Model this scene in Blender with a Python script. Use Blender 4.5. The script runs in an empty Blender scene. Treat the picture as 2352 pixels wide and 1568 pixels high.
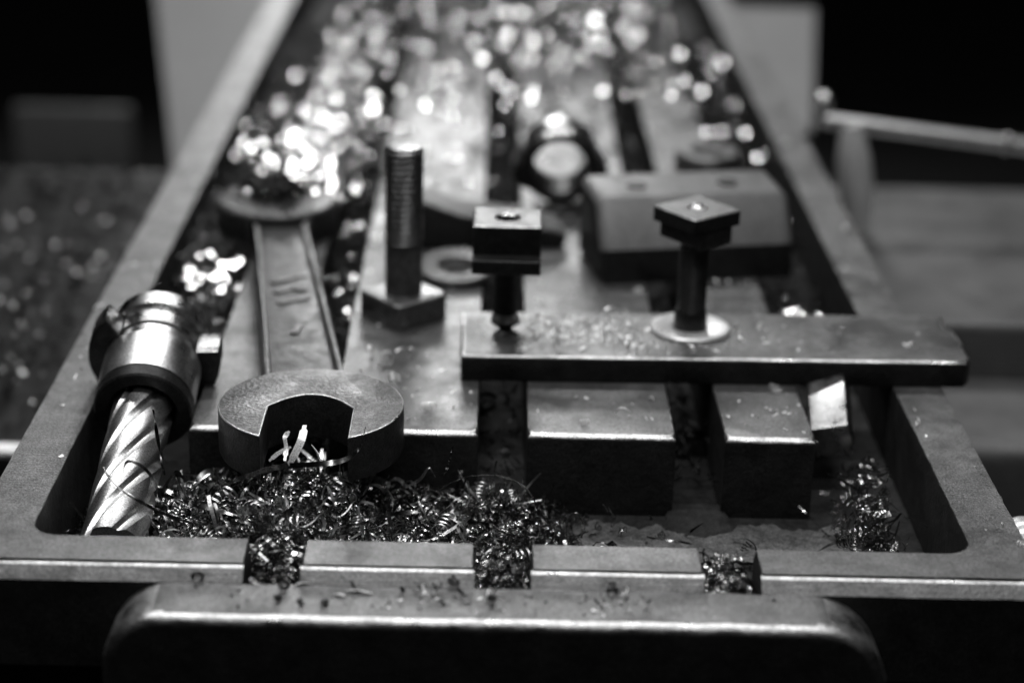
import bpy, bmesh, math, random
import numpy as np
from mathutils import Matrix, Vector

S = 0.001                       # the scene is written in millimetres
rng = np.random.default_rng(7)
random.seed(7)
sc = bpy.context.scene
col = sc.collection

# ------------------------------------------------------------------ camera
CAM_POS = (-4.84134655, -378.69550641, 199.82197075)
R = np.array([[0.99965489, -0.00435127, 0.02590677],
              [-0.02258445, 0.36136268, 0.93215179],
              [-0.01341779, -0.93241518, 0.36113971]])      # world -> camera axes
F_PX, CXP, CYP = 4500.0, 1176.0, 784.0
cd = bpy.data.cameras.new('camera')
cd.sensor_width = 36.0
cd.lens = F_PX / 2352.0 * 36.0
cd.clip_start = 0.01
cd.clip_end = 60.0
cd.dof.use_dof = True
cd.dof.focus_distance = 0.466
cd.dof.aperture_fstop = 7.2
cam = bpy.data.objects.new('camera', cd)
col.objects.link(cam)
m4 = Matrix([list(R.T[i]) + [CAM_POS[i] * S] for i in range(3)] + [[0, 0, 0, 1]])
cam.matrix_world = m4
sc.camera = cam

# ------------------------------------------------------------------ world, lamps, exposure
w = bpy.data.worlds.new('World')
sc.world = w
w.use_nodes = True
w.node_tree.nodes['Background'].inputs[0].default_value = (0.5, 0.5, 0.5, 1)
w.node_tree.nodes['Background'].inputs[1].default_value = 0.004


def area(name, loc, target, sx, sy, power):
    l = bpy.data.lights.new(name, 'AREA')
    l.shape = 'RECTANGLE'
    l.size, l.size_y = sx, sy
    l.energy = power
    o = bpy.data.objects.new(name, l)
    o.location = loc
    o.rotation_euler = (Vector(target) - Vector(loc)).to_track_quat('-Z', 'Y').to_euler()
    col.objects.link(o)
    return o


area('ceiling_tube_or_fill', (-0.12, 0.06, 1.15), (-0.12, 0.06, 0), 1.2, 0.035, 5.0)
area('ceiling_tube_or_fill', (-0.12, 0.92, 1.15), (0, 0.1, 0), 1.2, 0.035, 5.5)
area('ceiling_tube_or_fill', (0.10, -0.80, 1.60), (0, 0.2, 0), 1.2, 0.06, 3.5)  # added front fill from behind the camera, not a known tube
area('far_window', (-0.10, 2.6, 0.80), (0, 0.3, 0), 0.5, 0.5, 10.0)
sc.view_settings.view_transform = 'Standard'
sc.view_settings.look = 'None'
sc.view_settings.exposure = 0.3
sc.view_settings.gamma = 1.0
sc.view_settings.use_curve_mapping = False
sc.cycles.use_denoising = True
sc.cycles.denoiser = 'OPENIMAGEDENOISE'
sc.cycles.denoising_input_passes = 'RGB_ALBEDO_NORMAL'
sc.cycles.denoising_prefilter = 'ACCURATE'
sc.cycles.sampling_pattern = 'BLUE_NOISE'
sc.cycles.max_bounces = 6
sc.cycles.sample_clamp_indirect = 8.0
sc.cycles.use_adaptive_sampling = False


# ------------------------------------------------------------------ materials
def mat(name, base, rough, metal=0.0, var=0.25, scale=120.0, bump=0.0, bscale=900.0, rvar=0.12, spec=0.5,
        scratch=0.0, dirt=0.0, speck=0.5):
    m = bpy.data.materials.new(name)
    m.use_nodes = True
    nt = m.node_tree
    N, L = nt.nodes, nt.links
    b = N['Principled BSDF']
    b.inputs['Metallic'].default_value = metal
    b.inputs['Specular IOR Level'].default_value = spec
    tc = N.new('ShaderNodeTexCoord')
    n1 = N.new('ShaderNodeTexNoise')
    n1.inputs['Scale'].default_value = scale
    n1.inputs['Detail'].default_value = 8
    n1.inputs['Roughness'].default_value = 0.65
    L.new(tc.outputs['Object'], n1.inputs['Vector'])
    cr = N.new('ShaderNodeValToRGB')
    lo, hi = base * (1 - var), base * (1 + var)
    cr.color_ramp.elements[0].position = 0.3
    cr.color_ramp.elements[1].position = 0.7
    cr.color_ramp.elements[0].color = (lo, lo, lo, 1)
    cr.color_ramp.elements[1].color = (hi, hi, hi, 1)
    L.new(n1.outputs['Fac'], cr.inputs['Fac'])
    colout = cr.outputs['Color']
    if dirt > 0:                                   # oily stains and specks with a shape of their own
        n3 = N.new('ShaderNodeTexNoise')
        n3.inputs['Scale'].default_value = 45.0
        n3.inputs['Detail'].default_value = 10
        n3.inputs['Roughness'].default_value = 0.75
        L.new(tc.outputs['Object'], n3.inputs['Vector'])
        r3 = N.new('ShaderNodeMapRange')
        r3.inputs['From Min'].default_value = 0.52
        r3.inputs['From Max'].default_value = 0.68
        r3.inputs['To Min'].default_value = 0.0
        r3.inputs['To Max'].default_value = dirt
        L.new(n3.outputs['Fac'], r3.inputs['Value'])
        mx = N.new('ShaderNodeMix')
        mx.data_type = 'RGBA'
        mx.inputs['B'].default_value = (base * .3, base * .3, base * .3, 1)
        L.new(r3.outputs['Result'], mx.inputs['Factor'])
        L.new(colout, mx.inputs['A'])
        colout = mx.outputs['Result']
    nf = N.new('ShaderNodeTexNoise')                 # fine mill-scale speckle
    nf.inputs['Scale'].default_value = 2600.0
    nf.inputs['Detail'].default_value = 3
    L.new(tc.outputs['Object'], nf.inputs['Vector'])
    rf = N.new('ShaderNodeMapRange')
    rf.inputs['From Min'].default_value = 0.3
    rf.inputs['From Max'].default_value = 0.7
    rf.inputs['To Min'].default_value = 1 - speck
    rf.inputs['To Max'].default_value = 1 + speck
    L.new(nf.outputs['Fac'], rf.inputs['Value'])
    mf = N.new('ShaderNodeMix')
    mf.data_type = 'RGBA'
    mf.blend_type = 'MULTIPLY'
    mf.inputs['Factor'].default_value = 1.0
    L.new(colout, mf.inputs['A'])
    L.new(rf.outputs['Result'], mf.inputs['B'])
    colout = mf.outputs['Result']
    L.new(colout, b.inputs['Base Color'])
    rr = N.new('ShaderNodeMapRange')
    rr.inputs['From Min'].default_value = 0.3
    rr.inputs['From Max'].default_value = 0.7
    rr.inputs['To Min'].default_value = max(0.03, rough - rvar)
    rr.inputs['To Max'].default_value = min(1, rough + rvar)
    n2 = N.new('ShaderNodeTexNoise')
    n2.inputs['Scale'].default_value = scale * 0.55
    n2.inputs['Detail'].default_value = 6
    L.new(tc.outputs['Object'], n2.inputs['Vector'])
    L.new(n2.outputs['Fac'], rr.inputs['Value'])
    L.new(rr.outputs['Result'], b.inputs['Roughness'])
    if bump > 0:
        nb = N.new('ShaderNodeTexNoise')
        nb.inputs['Scale'].default_value = bscale
        nb.inputs['Detail'].default_value = 6
        L.new(tc.outputs['Object'], nb.inputs['Vector'])
        h = nb.outputs['Fac']
        if scratch > 0:
            mp = N.new('ShaderNodeMapping')
            mp.inputs['Scale'].default_value = (60, 2600, 60)
            mp.inputs['Rotation'].default_value = (0, 0, 0.35)
            L.new(tc.outputs['Object'], mp.inputs['Vector'])
            ns = N.new('ShaderNodeTexNoise')
            ns.inputs['Scale'].default_value = 1.0
            ns.inputs['Detail'].default_value = 4
            L.new(mp.outputs['Vector'], ns.inputs['Vector'])
            ma = N.new('ShaderNodeMath')
            ma.operation = 'MULTIPLY_ADD'
            ma.inputs[1].default_value = scratch
            L.new(ns.outputs['Fac'], ma.inputs[0])
            L.new(h, ma.inputs[2])
            h = ma.outputs[0]
        bp = N.new('ShaderNodeBump')
        bp.inputs['Strength'].default_value = bump
        bp.inputs['Distance'].default_value = 0.0004
        L.new(h, bp.inputs['Height'])
        L.new(bp.outputs['Normal'], b.inputs['Normal'])
    return m


M_TABLE = mat('machined_cast_iron', 0.20, 0.42, 0.75, var=0.26, scale=200, bump=0.35, bscale=1500, scratch=0.8, dirt=0.75)
M_CAST_SHADE = mat('oily_casting_shaded_side', 0.030, 0.55, 0.2, var=0.4, scale=160, bump=0.5, bscale=700, spec=0.2)  # castings, and steep flanks whose shade is put into the colour
M_BRACKET = mat('worn_bracket_iron', 0.20, 0.42, 0.7, var=0.3, scale=110, bump=0.4, bscale=900, scratch=0.5, dirt=0.8)
M_BLACK = mat('black_oxide_steel', 0.035, 0.38, 0.5, var=0.4, scale=400, bump=0.3, bscale=1600)
M_STEEL = mat('ground_steel', 0.50, 0.30, 1.0, var=0.12, scale=500, bump=0.15, bscale=2200)
M_BRIGHT = mat('bright_steel', 0.75, 0.24, 1.0, var=0.12, scale=300, bump=0.10, bscale=1500)
M_WRENCH = mat('forged_wrench_steel', 0.17, 0.42, 0.7, var=0.5, scale=520, bump=0.6, bscale=1100, dirt=0.6)
M_WDARK = mat('wrench_flank_shade', 0.05, 0.45, 0.5, var=0.4, scale=500, bump=0.6, bscale=1300)  # dark copy of the wrench steel, paints shade on its flanks
M_STRAND = mat('long_grey_strand', 0.62, 0.36, 1.0, var=0.3, scale=500, rvar=.1)
M_CHIP = mat('steel_shaving', 0.34, 0.2, 1.0, var=0.35, scale=700, rvar=0.08)
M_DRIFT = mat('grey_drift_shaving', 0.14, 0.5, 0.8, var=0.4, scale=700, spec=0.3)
M_GLINT = mat('flat_bright_flake', 0.9, 0.13, 1.0, var=0.1, scale=300, rvar=0.04)
M_HOLDER = mat('satin_holder_steel', 0.78, 0.34, 1.0, var=0.15, scale=160, bump=0.1, bscale=1200, rvar=.08)
M_WSHANK = mat('dull_wrench_shank', 0.08, 0.45, 0.6, var=0.35, scale=420, bump=0.5, bscale=1100, dirt=0.5)
M_BOLT = mat('dark_bolt_steel', 0.20, 0.36, 0.8, var=0.3, scale=400, bump=0.3)
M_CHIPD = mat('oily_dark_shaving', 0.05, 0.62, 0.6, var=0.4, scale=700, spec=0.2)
M_EDGE = mat('worn_edge_highlight', 0.62, 0.36, 1.0, var=0.25, scale=300, bump=0.3, bscale=900)  # worn edges, with the lamp highlight put into the colour
M_ZINC = mat('bright_zinc', 0.85, 0.35, 0.35, var=0.08, scale=300)
M_BLOCK = mat('satin_grey_block', 0.19, 0.5, 0.2, var=0.15, scale=150, dirt=.4)
M_LEDGE = mat('black_ledge', 0.014, 0.6, 0.1, var=.4, scale=120, spec=.15)  # left ledge, far darker than the right one
M_BLACK_CHIP = mat('black_shaving', 0.02, 0.6, 0.5, var=.4, scale=700, spec=.2)
M_SLAB = mat('dull_grey_slab', 0.14, 0.5, 0.4, var=0.2, scale=90, dirt=.5)
M_PAINT = mat('grey_machine_paint', 0.25, 0.55, 0.0, var=0.06, scale=20)
M_FLOOR = mat('dark_workshop_floor', 0.03, 0.7, 0.0, var=0.3, scale=6)
M_GUNK = mat('caked_oily_dust', 0.025, 0.75, 0.0, var=0.6, scale=300, bump=1.0, bscale=700, spec=0.2)
M_DUST = mat('pale_iron_dust', 0.13, 0.7, 0.1, var=0.6, scale=420, bump=1.0, bscale=900, dirt=0.6, spec=0.3)
M_FRESH = mat('fresh_bright_shaving', 0.9, 0.35, 0.4, var=0.05, scale=300)


# ------------------------------------------------------------------ helpers
def link(name, me, m, parent=None, label=None, cat=None, group=None, kind=None, smooth=30):
    if smooth:
        me.shade_smooth()
        me.set_sharp_from_angle(angle=math.radians(smooth))
    me.materials.append(m)
    o = bpy.data.objects.new(name, me)
    col.objects.link(o)
    o.parent = parent
    tag(o, label, cat, group, kind)
    return o


def tag(o, label=None, cat=None, group=None, kind=None):
    for k, v in (('label', label), ('category', cat), ('group', group), ('kind', kind)):
        if v:
            o[k] = v
    return o


def thing(name, loc, label, cat, group=None):
    o = bpy.data.objects.new(name, None)
    o.empty_display_size = 0.005
    o.location = [v * S for v in loc]
    col.objects.link(o)
    return tag(o, label, cat, group)


def mesh_from(verts, faces):
    me = bpy.data.meshes.new('mesh')
    me.from_pydata([tuple(float(c) * S for c in v) for v in verts], [], faces)
    bm = bmesh.new()
    bm.from_mesh(me)
    bmesh.ops.remove_doubles(bm, verts=bm.verts, dist=1e-7)
    bmesh.ops.recalc_face_normals(bm, faces=bm.faces)
    bm.to_mesh(me)
    bm.free()
    me.update()
    return me


def offset(poly, d):
    p = np.asarray(poly, float)
    a = np.roll(p, 1, 0)
    c = np.roll(p, -1, 0)
    e1 = p - a
    e2 = c - p
    e1 /= np.linalg.norm(e1, axis=1)[:, None] + 1e-12
    e2 /= np.linalg.norm(e2, axis=1)[:, None] + 1e-12
    n1 = np.stack([-e1[:, 1], e1[:, 0]], 1)
    n2 = np.stack([-e2[:, 1], e2[:, 0]], 1)
    n = n1 + n2
    k = 1.0 / np.maximum(0.35, 1 + (n1 * n2).sum(1))
    return p + n * k[:, None] * d


def ccw(poly):
    p = np.asarray(poly, float)
    x, y = p[:, 0], p[:, 1]
    if (x * np.roll(y, -1) - np.roll(x, -1) * y).sum() < 0:
        p = p[::-1]
    return p


def prism_vf(poly, z0, z1, top=0.0, bot=0.0, seg=3, keep=None, prof=None):
    """closed prism over a 2D outline, rounded top and bottom edges"""
    p = ccw(poly)
    n = len(p)
    rings = []
    if bot > 0:
        for i in range(seg + 1):
            a = math.pi / 2 * i / seg
            rings.append((offset(p, bot * (1 - math.sin(a))), z0 + bot * (1 - math.cos(a))))
    else:
        rings.append((p, z0))
    if prof is not None:                             # explicit edge profile: (inset, drop below the top)
        for ins, dz in prof:
            q = p + [0, ins]                         # the dressed edge faces -y
            if keep is not None:
                kk = np.array([keep(x, y) for x, y in p])[:, None]
                q = np.where(kk, offset(p, 0.12 * ins), q)
            rings.append((q, z1 - dz))
    elif top > 0:
        for i in range(seg + 1):
            a = math.pi / 2 * i / seg
            q = offset(p, top * (1 - math.cos(a)))
            if keep is not None:                     # edges picked by keep() stay nearly sharp
                kk = np.array([keep(x, y) for x, y in p])[:, None]
                q = np.where(kk, offset(p, 0.25 * top * (1 - math.cos(a))), q)
            rings.append((q, z1 - top * (1 - math.sin(a))))
    else:
        rings.append((p, z1))
    V, Fc = [], []
    for q, z in rings:
        for x, y in q:
            V.append((x, y, z))
    for r in range(len(rings) - 1):
        for i in range(n):
            j = (i + 1) % n
            Fc.append((r * n + i, r * n + j, (r + 1) * n + j, (r + 1) * n + i))
    Fc.append(tuple(range(n))[::-1])
    Fc.append(tuple(range((len(rings) - 1) * n, len(rings) * n)))
    return V, Fc


def prism(poly, z0, z1, top=0.0, bot=0.0, seg=3, xf=None, keep=None, prof=None):
    V, Fc = prism_vf(poly, z0, z1, top, bot, seg, keep, prof)
    if xf is not None:
        V = [xf(v) for v in V]
    return mesh_from(V, Fc)


def lathe(profile, n=48, xf=None, closed=False):
    """profile: list of (r, z); r=0 ends close the solid, closed=True joins last to first (rings)"""
    V, Fc, idx = [], [], []
    for r, z in profile:
        if r <= 1e-9:
            idx.append([len(V)] * n)
            V.append((0, 0, z))
        else:
            idx.append(list(range(len(V), len(V) + n)))
            for i in range(n):
                a = 2 * math.pi * i / n
                V.append((r * math.cos(a), r * math.sin(a), z))
    pairs = list(zip(range(len(idx) - 1), range(1, len(idx))))
    if closed:
        pairs.append((len(idx) - 1, 0))
    for a, b in pairs:
        for i in range(n):
            j = (i + 1) % n
            f = [idx[a][i], idx[a][j], idx[b][j], idx[b][i]]
            g = []
            for q in f:
                if q not in g:
                    g.append(q)
            if len(g) >= 3:
                Fc.append(tuple(g))
    if xf is not None:
        V = [xf(v) for v in V]
    return mesh_from(V, Fc)


def rrect(x0, y0, x1, y1, r, seg=5):
    pts = []
    for cx, cy, a0 in ((x1 - r, y1 - r, 0), (x0 + r, y1 - r, 90), (x0 + r, y0 + r, 180), (x1 - r, y0 + r, 270)):
        for i in range(seg + 1):
            a = math.radians(a0 + 90 * i / seg)
            pts.append((cx + r * math.cos(a), cy + r * math.sin(a)))
    return pts


def frame(origin, axis, up=(0, 0, 1)):
    """local (x, y, z) -> world with z along axis"""
    zc = np.array(axis, float)
    zc /= np.linalg.norm(zc)
    xc = np.cross(np.array(up, float), zc)
    xc /= np.linalg.norm(xc)
    yc = np.cross(zc, xc)
    o = np.array(origin, float)
    return lambda v: o + v[0] * xc + v[1] * yc + v[2] * zc


def rotz(origin, deg):
    c, s = math.cos(math.radians(deg)), math.sin(math.radians(deg))
    return lambda v: (origin[0] + c * v[0] - s * v[1], origin[1] + s * v[0] + c * v[1], origin[2] + v[2])


def arc(cx, cy, r, a0, a1, n):
    return [(cx + r * math.cos(math.radians(a0 + (a1 - a0) * i / n)),
             cy + r * math.sin(math.radians(a0 + (a1 - a0) * i / n))) for i in range(n + 1)]


def tube(path, r, n=10, caps=True):
    P = [np.array(p, float) for p in path]
    rr = r if hasattr(r, '__len__') else [r] * len(P)
    V, Fc = [], []
    for i, p in enumerate(P):
        t = P[min(i + 1, len(P) - 1)] - P[max(i - 1, 0)]
        t /= np.linalg.norm(t)
        u = np.cross(t, (0.1, 0.2, 1.0))
        u /= np.linalg.norm(u)
        v = np.cross(t, u)
        for k in range(n):
            a = 2 * math.pi * k / n
            V.append(p + rr[i] * (math.cos(a) * u + math.sin(a) * v))
    for i in range(len(P) - 1):
        for k in range(n):
            l = (k + 1) % n
            Fc.append((i * n + k, i * n + l, (i + 1) * n + l, (i + 1) * n + k))
    if caps:
        Fc.append(tuple(range(n))[::-1])
        Fc.append(tuple(range((len(P) - 1) * n, len(P) * n)))
    return mesh_from(V, Fc)


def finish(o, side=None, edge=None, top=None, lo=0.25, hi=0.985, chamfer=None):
    """colour by face tilt: shade painted on rough flanks, highlights on worn edges, light on tops"""
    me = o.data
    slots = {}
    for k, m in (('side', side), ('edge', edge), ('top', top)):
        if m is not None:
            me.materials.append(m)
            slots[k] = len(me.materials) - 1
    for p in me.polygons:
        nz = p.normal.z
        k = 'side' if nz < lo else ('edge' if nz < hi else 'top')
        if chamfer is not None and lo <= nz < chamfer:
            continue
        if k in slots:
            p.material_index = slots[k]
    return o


# ------------------------------------------------------------------ setting: floor and machine body
floor_me = mesh_from([(-6000, -3000, -700), (6000, -3000, -700), (6000, 9000, -700), (-6000, 9000, -700)], [(0, 1, 2, 3)])
link('floor', floor_me, M_FLOOR, kind='structure', smooth=0)

base = thing('machine_saddle', (0, 320, -50), 'dark machine saddle with flat ledges on both sides under the table', 'machine base')


def child(parent, me, name, m, label=None, kind=None, smooth=30):
    root = parent.parent or parent                   # a part of a part keeps the thing's own frame
    me.transform(Matrix.Translation(-Vector(root.location)))
    return link(name, me, m, parent, label=label, kind=kind, smooth=smooth)


child(base, prism(rrect(-330, 166, 118, 470, 6), -120, -50, top=5, seg=4), 'saddle', M_LEDGE)
finish(base.children[-1], None, M_EDGE)
child(base, prism(rrect(118.2, 184, 360, 474, 6), -120, -50, top=6, seg=4), 'ledge', M_SLAB, label='pale machined ledge on the right')
child(base, prism(rrect(-100, 185, 100, 460, 4), -49.8, -34.2, top=0), 'slide_way', M_CAST_SHADE)
child(base, prism([(100.3, 241), (300, 240), (300, 290), (262, 310), (190, 362), (100.3, 362)], -49.8, -30, top=3),
      'slide_block', M_SLAB, label='grey stepped block beside the table')
child(base, prism(rrect(-90, 200, 90, 450, 10), -699.5, -120.2, top=0), 'column', M_CAST_SHADE)

# ------------------------------------------------------------------ machine table
tbl = thing('machine_table', (0, 300, -34), 'grey cast iron machine table with three slots and a raised rim', 'machine table')
YB = 800.0                                            # far end of the table
FL = -22.0                                            # floor of the coolant channel
SW = 6.2                                              # half slot width
OUT, INN, FR = 119.0, 105.0, 12.6
rc = 6.0
Y0 = -3.2                                             # foot of the front chamfer
CH = [(0, 3.0), (2.5, 0.62), (2.9, 0.30), (3.4, 0.08), (4.0, 0)]


def rim_side(sx):
    pts = [(sx * OUT, Y0), (sx * (50 + SW), Y0), (sx * (50 + SW), FR)]
    c = arc(INN - rc, FR + rc, rc, -90, 0, 8)
    pts += [(sx * x, y) for x, y in c]
    pts += [(sx * INN, YB - 20), (sx * OUT, YB - 20)]
    return pts


def rough_edge(poly, amp, step, seed):
    """hand-worn outline: subdivide long edges and jitter a hair"""
    r = np.random.default_rng(seed)
    p = np.asarray(poly, float)
    out = []
    for i in range(len(p)):
        a, b = p[i], p[(i + 1) % len(p)]
        out.append(a)
        L = np.linalg.norm(b - a)
        k = int(L // step)
        nrm = np.array([-(b - a)[1], (b - a)[0]]) / max(L, 1e-9)
        for j in range(1, k):
            out.append(a + (b - a) * j / k + nrm * r.normal(0, amp))
    return out


for sx in (-1, 1):
    finish(child(tbl, prism(rough_edge(rim_side(sx), 0.06, 3.0, 5 + sx), -24, 0, prof=CH, keep=lambda x, y: y > Y0 + .4), 'rim', M_TABLE), M_CAST_SHADE, M_EDGE, chamfer=.75)
for sx in (-1, 1):
    x0, x1 = sorted((sx * SW, sx * (50 - SW)))
    finish(child(tbl, prism(rough_edge([(x0, Y0), (x1, Y0), (x1, FR), (x0, FR)], 0.05, 3.0, 9 + sx), -24, 0, prof=CH, keep=lambda x, y: y > Y0 + .4), 'rim_block', M_TABLE), M_CAST_SHADE, M_EDGE, chamfer=.75)
child(tbl, prism(rrect(-OUT, YB - 19.6, OUT, YB, 1), -24, 0, top=0.8), 'end_rim', M_TABLE)
BF = 72.6
for x0, x1 in ((-79, -50 - SW), (-50 + SW, -SW), (SW, 50 - SW), (50 + SW, 79)):
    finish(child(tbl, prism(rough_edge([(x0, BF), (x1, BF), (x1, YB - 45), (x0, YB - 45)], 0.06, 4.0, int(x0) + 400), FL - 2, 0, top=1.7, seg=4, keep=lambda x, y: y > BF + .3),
                 'slot_land', M_TABLE), M_CAST_SHADE, M_EDGE)
child(tbl, prism([(-OUT + .4, .8), (OUT - .4, .8), (OUT - .4, YB - .4), (-OUT + .4, YB - .4)], -34, FL, 0), 'channel_floor', M_GUNK)
# dusty ramps left by the cutter at the mouth of each slot
for cx in (-50, 0, 50):
    V, Fc = [], []
    for k in range(9):
        a = math.pi * k / 8
        V.append((cx - 9.5 * math.cos(a), BF - 5 - 7 * math.sin(a) * (1 + .12 * math.sin(5 * a + cx)), FL + .05))
    for k in range(9):
        a = math.pi * k / 8
        V.append((cx - 6.0 * math.cos(a), BF + 3 - 2 * math.sin(a), FL + 2.2))
    for k in range(8):
        Fc.append((k, k + 1, k + 10, k + 9))
    Fc.append(tuple(range(9, 18)))
    Fc.append(tuple(range(9))[::-1])
    Fc.append((8, 0, 9, 17))
    child(tbl, mesh_from(V, Fc), 'slot_ramp', M_GUNK)
# end bracket bolted on the front of the table
prof = [(-84.6, -80), (82.4, -80), (82.4, -22)] + arc(66.4, -19, 16, 0, 90, 8) + arc(-71.2, -16.4, 13.4, 90, 180, 8)
pv, pf = prism_vf(rough_edge(prof, 0.10, 6.0, 3), 3.3, 18, top=2.6, seg=5)
# local (x, z) outline, extruded toward the camera
pv = [(x, -y3, z) for x, z, y3 in pv]
finish(child(tbl, mesh_from(pv, [f[::-1] for f in pf]), 'end_bracket', M_BRACKET, label='rounded dark bracket across the front of the table'), M_CAST_SHADE, M_EDGE)

# ------------------------------------------------------------------ open-ended wrench
HC, HR = (-47.0, 61.5), 22.6
FCc, FRr = (-74.0, 234.0), 19.6
wr = thing('open_end_wrench', (-60, 140, 0), 'forged open-ended wrench lying along the table, its jaw toward the front', 'wrench')


def jaw_outline(c, r, ang, half, depth, bulge):
    """disc with a parallel jaw; jaw opens along angle ang"""
    a = math.degrees(math.asin(half / r))
    pts = arc(0, 0, r, a, 360 - a, 56)
    x_in = depth
    pts.append((x_in, -half))
    for i in range(1, 12):
        t = -1 + 2 * i / 12
        pts.append((x_in - bulge * (1 - t * t), half * t))
    pts.append((x_in, half))
    ca, sa = math.cos(math.radians(ang)), math.sin(math.radians(ang))
    return [(c[0] + ca * x - sa * y, c[1] + sa * x + ca * y) for x, y in pts]


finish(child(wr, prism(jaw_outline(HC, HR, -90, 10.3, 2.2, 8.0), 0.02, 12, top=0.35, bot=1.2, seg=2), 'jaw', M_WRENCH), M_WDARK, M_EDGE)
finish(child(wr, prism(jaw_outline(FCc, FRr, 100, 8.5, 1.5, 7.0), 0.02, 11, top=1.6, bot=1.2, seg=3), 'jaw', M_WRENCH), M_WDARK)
ax = np.array(FCc) - np.array(HC)
axn = ax / np.linalg.norm(ax)
pn = np.array([axn[1], -axn[0]])


def along(s, t):
    return tuple(np.array(HC) + axn * s + pn * t)


L0, L1 = 17.0, float(np.linalg.norm(ax)) - 14.5
sh_poly = [along(L0, -12.5), along(L0 + 8, -10.6), along(L1 - 8, -8.6), along(L1, -11),
           along(L1, 11), along(L1 - 8, 8.6), along(L0 + 8, 10.6), along(L0, 12.5)]
wsh = child(wr, prism(sh_poly, 1.5, 7.0, top=0.5, bot=0.5), 'shank', M_WSHANK)
for sgn in (-1, 1):
    rp = [along(L0 + 3, sgn * 12.0), along(L0 + 9, sgn * 10.4), along(L1 - 8, sgn * 8.5), along(L1 - 1, sgn * 10.4),
          along(L1 - 1, sgn * 8.6), along(L1 - 9, sgn * 6.6), along(L0 + 9, sgn * 8.4), along(L0 + 3, sgn * 9.6)]
    child(wsh, prism(rp, 6.8, 9.0, top=0.8, seg=3), 'raised_edge', M_BRACKET)
for (s0, t0, s1, t1) in ((84, -4.0, 89, 5.0), (93, -4.4, 97, 0.5), (97, 0.5, 94, 4.6), (102, -5, 108, 5.0), (60, -1, 66, 1.0)):
    a, b = np.array(along(s0, t0)), np.array(along(s1, t1))
    d = (b - a) / np.linalg.norm(b - a)
    nn = np.array([-d[1], d[0]]) * 1.0
    child(wsh, prism([tuple(a - nn), tuple(b - nn), tuple(b + nn), tuple(a + nn)], 6.9, 7.6, top=0.3, seg=2), 'embossed_mark', M_WRENCH)

# ------------------------------------------------------------------ tool holder with end mill in the left channel
TIP = np.array((-90.9, 30.0, -12.8))
TOP = np.array((-91.6, 110.0, 11.0))
th = thing('tool_holder', (-93, 70, -22), 'bright steel tool holder gripping a spiral end mill, tipped into the left channel', 'tool holder')
fx = frame(TIP, TOP - TIP)


def fluted(r, length, nfl, helix_turns, nz=90, depth=0.30):
    V, Fc = [], []
    m = nfl * 12
    for k in range(nz + 1):
        z = length * k / nz
        tw = 2 * math.pi * helix_turns * k / nz
        for i in range(m):
            a = 2 * math.pi * i / m
            u = (i % 12) / 12.0
            if u < 0.55:
                rr = r * (1 - 0.05 * u)
            else:
                t_ = (u - 0.55) / 0.45
                rr = r * (0.972 - depth * math.sin(math.pi * t_) ** 1.3 + 0.028 * t_)
            V.append((rr * math.cos(a + tw), rr * math.sin(a + tw), z))
    for k in range(nz):
        for i in range(m):
            j = (i + 1) % m
            Fc.append((k * m + i, k * m + j, (k + 1) * m + j, (k + 1) * m + i))
    Fc.append(tuple(range(m))[::-1])
    Fc.append(tuple(range(nz * m, (nz + 1) * m)))
    return V, Fc


V, Fc = fluted(7.7, 56, 6, 0.62, depth=0.13)
child(th, mesh_from([fx(v) for v in V], Fc), 'end_mill', M_HOLDER, smooth=28)
NZ = 50.0
cnut = child(th, lathe([(8.2, NZ + 4.25), (12.6, NZ + 4.25), (12.6, NZ + 18), (12.0, NZ + 18.8), (10.8, NZ + 19.2), (10.6, NZ + 22),
                 (10.6, NZ + 24), (8.2, NZ + 24)], 64, fx, closed=True), 'collet_nut', M_HOLDER)
child(cnut, lathe([(8.4, NZ + 6), (8.4, NZ + .6), (9.0, NZ), (12.0, NZ), (12.4, NZ + .5), (12.4, NZ + 4), (8.4, NZ + 4.2)], 64, fx, closed=True), 'nut_face', M_BLACK)
# drive flange with a wide notch on its upper side
fl = [(11.6 * math.cos(math.radians(a)), 11.6 * math.sin(math.radians(a))) for a in range(376, 131, -6)]
fo = [(17.2 * math.cos(math.radians(a)), 17.2 * math.sin(math.radians(a))) for a in range(132, 377, 6)]
# the frame's local x runs to the left seen from the camera: mirror it
fpoly = [(-x, y) for x, y in fo + fl]
finish(child(th, prism(fpoly, NZ + 21, NZ + 29, top=0.6, bot=0.6, seg=2, xf=fx), 'drive_flange', M_BLACK), None, M_STEEL, M_STEEL, lo=.45)
child(th, lathe([(0, NZ + 24.05), (11.2, NZ + 24.05), (11.2, NZ + 29.5), (12.4, NZ + 30), (12.4, NZ + 35), (11.6, NZ + 36), (0, NZ + 36)], 64, fx), 'collar', M_STEEL)

# ------------------------------------------------------------------ tall bolt standing on its square head
tb = thing('square_head_bolt', (-29, 156, 0), 'tall threaded bolt standing upright on its square head beside the wrench', 'bolt')


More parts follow.
